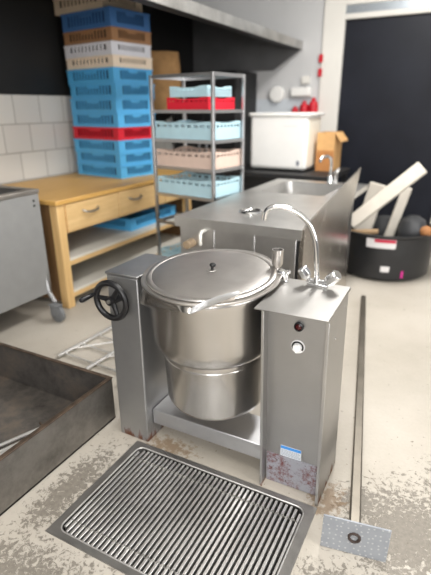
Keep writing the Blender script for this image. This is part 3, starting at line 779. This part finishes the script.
fs += [tuple(range(NU-1,-1,-1)), tuple(NV*NU+i for i in range(NU))]
o = MB().add(vs, fs).build('paper_bag', M['bag'], None, loc=(-2.16, 3.47, 1.4705), rz=R(40), angle=25)
tag(o, 'crumpled brown paper bag behind the top of the crate stack', 'bag')

# ------------------------------------------------------------------ sink counter
SX0, SX1, SY0, SY1, SZ = -.45, .385, 1.0, 2.86, .862
S = thing('sink_counter', 'stainless steel counter with a sink and a raised side panel behind the kettle', 'counter', (0, 1.9, 0))
# worktop with sink opening; the round opening is only a dark disc
KX0, KX1, KY0, KY1 = -.33, .20, 2.10, 2.74
b = MB(); th = .045
b.box(SX0,SY0,SZ-th,KX0,SY1,SZ); b.box(KX1,SY0,SZ-th,SX1,SY1,SZ); b.box(KX0,SY0,SZ-th,KX1,KY0,SZ); b.box(KX0,KY1,SZ-th,KX1,SY1,SZ)
b.build('worktop', M['counter'], S)
# sink basin
b = MB()
top = rrect(KX0,KY0,KX1,KY1,.07); mid = rrect(KX0+.02,KY0+.02,KX1-.02,KY1-.02,.07); n = len(top)
sq = []
for cx_, cy_ in ((KX1,KY1),(KX0,KY1),(KX0,KY0),(KX1,KY0)): sq += [(cx_,cy_)]*7
vs = [(x,y,SZ+.0005) for x,y in sq] + [(x,y,SZ-.002) for x,y in top] + [(x,y,SZ-.20) for x,y in mid]
fs = []
for i in range(n):
    j = (i+1) % n; fs += [(i,j,n+j,n+i),(n+i,n+j,2*n+j,2*n+i)]
fs.append(tuple(range(2*n,3*n)))
b.add(vs, fs); b.build('sink_basin', M['counter'], S)
# round waste ring
b = MB().lathe([(.062,.001),(.068,.010),(.074,.010),(.078,.001)], 36, XF((-.07,1.335,SZ)))
rg = b.build('waste_ring', M['chrome'], S)
lab(MB().lathe([(.0005,.001),(.063,.0015)], 36, XF((-.07,1.335,SZ))).build('waste_hole_shade', M['hole_shade'], rg), 'flat dark disc standing in for the shaded opening inside the ring')  # flat disc, the shade of the opening is in its colour
# front apron and panels
MB().box(SX0+.004,SY0+.002,SZ-.062,SX1-.004,SY0+.012,SZ-.045).build('front_lip', M['counter'], S)
fpx = [SX0+.03, -.17, .10, .355]
for x0, x1 in zip(fpx[:-1], fpx[1:]):
    MB().box(x0+.002,SY0+.014,.12,x1-.002,SY0+.050,SZ-.045).build('front_panel', M['cfront'], S, bevel=.003)
MB().box(.356,SY0+.03,.12,.372,SY0+.034,SZ-.045).build('shadow_gap', M['dark'], S)
MB().box(SX0+.03,SY0+.05,.12,SX0+.045,2.33,SZ-.045).build('side_panel', M['cfront'], S)
MB().box(SX0+.045,2.32,.12,SX1-.002,2.33,SZ-.045).build('back_panel', M['cfront'], S)
MB().box(SX0+.045,SY0+.06,.12,SX1-.03,2.31,.135).build('bottom_shelf', M['cfront'], S)
for x in (SX0+.05,SX1-.05):
    for y in (SY0+.08,2.25): MB().cyl((x,y,0),(x,y,.13),.02,None,14).build('foot', M['tube'], S)
# raised side panel (runs down to the floor on the right)
b = MB().prism([(SY0+.012,.05),(2.31,.05),(2.14,.68),(2.43,1.055),(1.05,.878),(SY0+.012,.862)], SX1+.0005, SX1+.012, 'x')
b.build('raised_side_panel', M['splash'], S)
MB().box(.373,SY0+.014,.12,SX1,SY0+.06,SZ-.046).build('corner_post', M['splash'], S)
# drain valve
vb = MB().tube([(-.238,SY0+.04,.79),(-.238,SY0-.03,.79),(-.238,SY0-.045,.775),(-.238,SY0-.045,.71)], .011, 12).build('drain_valve', plain('white_pipe', (.75,.73,.68,1), .35, .3), S)
lab(MB().cyl((-.333,SY0-.055,.70),(-.333,SY0+.036,.70),.026,.030,24).build('valve_knob', plain('brown_knob', (.34,.25,.16,1), .5), S), 'brownish round knob')

# ------------------------------------------------------------------ back stand with white box, cardboard box
B = thing('back_stand', 'dark low stand behind the sink counter carrying the white box', 'stand', (-.7, 3.75, 0))
BZ = .835
MB().box(-1.30,3.35,BZ-.05,-.08,4.25,BZ).build('stand_top', M['dark'], B, bevel=.004)
for x in (-1.28,-.16):
    for y in (3.37,4.17): MB().box(x,y,0,x+.06,y+.06,BZ-.05).build('leg', M['dark'], B)
MB().box(-1.22,3.40,.03,-.16,3.42,BZ-.05).build('front_board', M['dark'], B)
W = thing('white_box', 'big white enamel box with a lid on the dark stand behind the sink', 'appliance', (-.72, 3.75, BZ))
wx0, wx1, wy0, wy1 = -1.075, -.420, 3.58, 4.10
MB().box(wx0,wy0,BZ+.022,wx1,wy1,1.415).build('body', M['white'], W, bevel=.035, seg=4)
lab(MB().box(wx1-.02,wy0+.04,BZ+.05,wx1+.003,wy1-.04,1.39).build('side_cover', M['cream'], W, bevel=.01), 'cream side cover')
lab(MB().box(wx0-.012,wy0-.016,1.408,wx1+.03,wy1+.01,1.445).build('lid', M['white'], W, bevel=.012), 'white overhanging lid')
for x in (wx0+.06,wx1-.06):
    for y in (wy0+.06,wy1-.06): MB().cyl((x,y,BZ+.0005),(x,y,BZ+.03),.02,None,12).build('foot', M['dark'], W)
lab(MB().box(wx1-.10,wy0-.004,BZ+.07,wx1-.07,wy0+.002,BZ+.12).build('badge', plain('badge_grey', (.20,.21,.25,1), .4), W), 'small dark badge near the lower corner')
b = MB()
x = wx1-.26
for k in range(7):
    b.box(x,wy0-.0015,1.305,x+.012,wy0+.001,1.317); x += .021
b.build('lettering', plain('pale_print', (.62,.62,.62,1), .5), W)
C = thing('cardboard_box', 'open cardboard box beside the white box on the dark stand', 'box', (-.22, 3.95, BZ))
kx0, kx1, ky0, ky1, kz1 = -.370, -.175, 3.80, 4.12, 1.24
kz0 = BZ + .0005
bd = MB().box(kx0,ky0,kz0,kx1,ky0+.008,kz1).box(kx0,ky1-.008,kz0,kx1,ky1,kz1).box(kx0,ky0+.008,kz0,kx0+.008,ky1-.008,kz1).box(kx1-.008,ky0+.008,kz0,kx1,ky1-.008,kz1).box(kx0,ky0,kz0,kx1,ky1,kz0+.008).build('carton', M['card'], C)
lab(MB().box(kx0-.001,ky0-.003,kz0,kx1+.001,ky0-.0005,kz0+.22).build('printed_band', M['cardlow'], C), 'darker brown printed lower band')
MB().add([(kx1,ky0,kz1),(kx1,ky1,kz1),(kx1+.07,ky1,kz1-.09),(kx1+.07,ky0,kz1-.09),(kx1,ky0,kz1-.006),(kx1,ky1,kz1-.006),(kx1+.066,ky1,kz1-.095),(kx1+.066,ky0,kz1-.095)],
   [(0,1,2,3),(7,6,5,4),(0,4,5,1),(1,5,6,2),(2,6,7,3),(3,7,4,0)]).build('flap', M['card'], C)
# red containers on a back ledge
led = thing('wall_ledge', 'pale narrow ledge on the grey back wall above the white box', 'shelf', (-.9, WY-.1, 1.40))
MB().box(-1.6,WY-.16,1.385,DX0-.27,WY-.001,1.41).build('ledge_board', M['jamb'], led)
MB().box(-1.6,WY-.012,1.41,DX0-.27,WY-.001,1.60).build('splash_strip', plain('pale_blue_panel', srgb(196,202,208), .3), led)
def bottle(x, h, r, lb):
    o = thing('red_bottle', lb, 'bottle', (x, WY-.085, 1.4105), 0, 'red bottles on the back wall ledge')
    Mx = XF((x, WY-.085, 1.4105))
    MB().lathe([(.001,0),(r,0),(r*1.03,.01),(r,h*.55),(r*.85,h*.72),(r*.4,h*.85),(r*.4,h*.9)], 24, Mx, c1=True).build('bottle_body', M['redp'], o)
    MB().lathe([(r*.45,h*.86),(r*.45,h),(.001,h)], 20, Mx).build('cap', M['redp'], o)
bottle(-.985, .10, .045, 'smallest red bottle on the back wall ledge, leftmost of three')
bottle(-.865, .165, .055, 'tall red bottle in the middle of three on the back wall ledge')
bottle(-.745, .20, .060, 'largest red bottle on the back wall ledge, next to the white door frame')
# things on the back wall
o = MB().box(-1.06,WY-.09,1.63,-.80,WY-.001,1.74).build('paper_dispenser', M['white'], None, bevel=.015); tag(o, 'white dispenser fixed to the grey back wall left of the door', 'dispenser')
o = MB().lathe([(.001,.0),(.09,.0),(.10,.02),(.10,.07),(.085,.085),(.001,.09)], 32, XF((-1.26,WY-.001,1.66), rx=R(90))).build('wall_fan_cover', M['white'], None); tag(o, 'round white cover on the grey back wall behind the rack', 'wall fitting')
for i, (zz, lb) in enumerate(((2.02,'upper red tag hanging on the white door frame'),(1.86,'lower red tag hanging on the white door frame'))):
    o = MB().box(DX0-.285,WY-.042,zz,DX0-.235,WY-.0300,zz+.09).build('red_tag', M['redp'], None); tag(o, lb, 'tag', 'red tags on the door frame')
o = MB().box(-.93,WY-.06,1.78,-.83,WY-.001,1.87).build('switch_box', M['jamb'], None, bevel=.006); tag(o, 'small pale switch box above the dispenser on the back wall', 'switch')
# pipes under the cardboard box
pt = thing('pipe_tap', 'bright pipe tap standing at the back of the steel counter beside the sink', 'tap', (.06, 2.80, SZ))
MB().tube([(.06,2.80,SZ+.0005),(.06,2.80,SZ+.17),(.055,2.795,SZ+.215),(.03,2.76,SZ+.235),(.0,2.70,SZ+.225),(-.01,2.68,SZ+.19)], .014, 12).build('spout', M['chrome'], pt)
MB().cyl((.06,2.80,SZ+.0005),(.06,2.80,SZ+.06),.028,.022).build('tap_base', M['chrome'], pt)
MB().tube([(.11,2.80,SZ+.0005),(.11,2.80,SZ+.10),(.14,2.78,SZ+.13)], [.018,.016,.012], 12).build('lever', M['chrome'], pt)

# ------------------------------------------------------------------ black tub with boards
tc = Vector((.535, 3.20, 0)); TR, TH = .43, .435
U = thing('black_tub', 'round black plastic tub full of pale boards in front of the black door', 'tub', tc)
UM = Matrix.Translation(tc)
MB().lathe([(.001,.001),(TR-.05,.001),(TR-.01,.03),(TR,.10),(TR+.01,TH-.03),(TR+.025,TH-.02),(TR+.03,TH),(TR+.01,TH+.004),(TR-.005,TH-.02),(TR-.02,.05),(TR-.06,.022),(.001,.02)], 72, UM).build('tub_body', M['tub'], U)
def sticker(a0, a1, z0, z1, mt, nme, r=TR+.0135, slope=.0):
    b = MB(); n = 10; vs = []
    for k in range(n+1):
        a = R(a0+(a1-a0)*k/n)
        for zz, rr in ((z0, r-.003),(z1, r+.001)): vs.append((rr*math.cos(a), rr*math.sin(a), zz))
    b.add(vs, [(2*k,2*k+2,2*k+3,2*k+1) for k in range(n)], True, UM); return b.build(nme, mt, U, recalc=False)
M['lab_w'] = plain('label_white', srgb(214,212,212), .5, 0, .02); M['lab_r'] = plain('label_red', srgb(190,40,70), .5, 0, .02); M['pink'] = plain('pink_mark', srgb(190,40,130), .5)
sticker(258, 291, .325, .410, M['lab_w'], 'label'); sticker(267, 290.5, .368, .406, M['lab_r'], 'label_band', TR+.0150)
sticker(277, 287, .105, .16, M['lab_w'], 'worn_mark', TR+.006); sticker(301, 304, .05, .12, M['pink'], 'pink_mark', TR+.007)
def board(name, lb, p0, p1, w, th, mt=M['plank'], roll=0, grp='pale boards standing in the black tub'):
    Mb, ln = along(p0, p1); Mb = Mb @ Matrix.Rotation(roll, 4, 'X')
    o = MB().box(0,-w/2,-th/2,ln,w/2,th/2,Mb).build(name, mt, None, bevel=.012, seg=3); return tag(o, lb, 'board', grp)
board('pale_board', 'longest pale board leaning out of the black tub toward the upper right', (.215,3.10,.44), (.78,3.24,.99), .13, .045, roll=R(62))
board('pale_board', 'short wide white board leaning left in the black tub', (.27,3.38,.20), (.385,3.43,.79), .17, .04, roll=R(50))
board('pale_board', 'narrow upright pale board at the right inside the black tub', (.50,3.30,.06), (.66,3.40,.78), .09, .04, roll=R(70))
board('wooden_batten', 'tan wooden batten lying low inside the black tub', (.26,2.93,.40), (.50,2.99,.42), .06, .04, plain('dull_batten', srgb(150,124,92), .7), grp=None)
o = MB().lathe([(.001,0),(.16,.0),(.17,.012),(.17,.10),(.13,.19),(.06,.23),(.001,.235)], 32, XF((.76,3.36,.30)) @ Matrix.Diagonal((.8,.8,.95,1))).build('grey_bucket', plain('dark_grey_plastic', (.05,.052,.056,1), .45), None); tag(o, 'dark grey domed bucket inside the black tub at the right', 'bucket')
o = MB().ball((.905,3.00,.462), .055, (1,.8,.9), 12).build('orange_cloth', plain('orange_cloth', srgb(158,108,66), .8, 0, .15), None); tag(o, 'small orange cloth draped on the right rim of the black tub', 'cloth')
board('leaning_plank', 'white plank leaning on the black door at the right edge', (.86,4.40,.005), (.98,4.86,1.55), .10, .03, M['plank'], roll=R(90), grp=None)

# tools in the pan (lie on its bottom)
t, t2 = ROD
ZB = .0125
def flat(p0, p1, w, th, roll=0):
    Mb, ln = along(p0, p1); return Mb @ Matrix.Rotation(roll, 4, 'X'), ln
Mb, ln = flat((-.68,-.585,.022), (-.470,-.048,.022), .02, .01)
MB().tube([Mb @ Vector((0,0,0)), Mb @ Vector((ln,0,0))], .009, 10).build('rod', M['wire'], t)
MB().tube([Mb @ Vector((ln*.78,-.014,.006)), Mb @ Vector((ln*.78,.03,.010))], .006, 8).build('hook', M['panrim'], t)
Mb2, ln2 = flat((-.63,-.66,.0150), (-.478,-.235,.0150), .05, .004)
MB().box(0,-.030,-.002,ln2,.030,.002,Mb2).build('blade', M['wire'], t2)
MB().box(ln2*.02,.030,-.002,ln2,.036,.006,Mb2).build('blade_fold', M['wire'], t2)

# ------------------------------------------------------------------ light
w = bpy.data.worlds.new('world'); scn.world = w; w.use_nodes = True
N, L = w.node_tree.nodes, w.node_tree.links
bg = N['Background']
tc_ = N.new('ShaderNodeTexCoord'); sx = N.new('ShaderNodeSeparateXYZ'); L.new(tc_.outputs['Generated'], sx.inputs[0])
r = ramp(N, [(0, (.20,.19,.18,1)), (.46, (.26,.25,.24,1)), (.54, (.40,.40,.41,1)), (.75, (.60,.60,.62,1)), (1, (1,1,1,1))])
mr = N.new('ShaderNodeMapRange'); mr.inputs[1].default_value = -1; mr.inputs[2].default_value = 1; L.new(sx.outputs[2], mr.inputs[0])
L.new(mr.outputs[0], r.inputs[0]); L.new(r.outputs[0], bg.inputs[0]); bg.inputs[1].default_value = .85
def area(name, loc, target, sx_, sy_, power, col=(1,1,1)):
    l = bpy.data.lights.new(name, 'AREA'); l.shape = 'RECTANGLE'; l.size = sx_; l.size_y = sy_; l.energy = power; l.color = col
    o = bpy.data.objects.new(name, l); COL.objects.link(o); o.location = loc
    d = Vector(target) - Vector(loc); o.rotation_euler = d.to_track_quat('-Z', 'Y').to_euler(); return o
area('window_light', (4.3, -.6, 1.9), (.4, .8, .6), 2.4, 1.8, 130, (1,.985,.96))
area('window_light', (1.9, -3.9, 2.1), (-.6, 1.6, .9), 1.5, 1.9, 120, (1,.985,.97))
area('ceiling_light', (.55, 2.5, 3.37), (.55, 2.5, 0), .5, 1.8, 110, (1,.98,.95))
area('ceiling_light', (.6, -.8, 3.37), (.6, -.8, 0), .6, 1.8, 45, (1,.98,.95))

# ------------------------------------------------------------------ camera
cam = bpy.data.cameras.new('camera'); co = bpy.data.objects.new('camera', cam); COL.objects.link(co)
co.matrix_world = Matrix.Translation((1.14726,-1.46506,1.5)) @ Matrix.Rotation(R(27.9),4,'Z') @ Matrix.Rotation(R(90-21.0),4,'X') @ Matrix.Rotation(R(-.35),4,'Z')
cam.sensor_fit = 'HORIZONTAL'; cam.sensor_width = 36; cam.lens = 36*468.5/431; cam.clip_start = .05
cam.dof.use_dof = True; cam.dof.focus_distance = 1.88; cam.dof.aperture_fstop = 1.9
scn.camera = co
vs_ = scn.view_settings
vs_.view_transform = 'Standard'; vs_.look = 'None'; vs_.gamma = 1; vs_.use_curve_mapping = False; vs_.exposure = .12
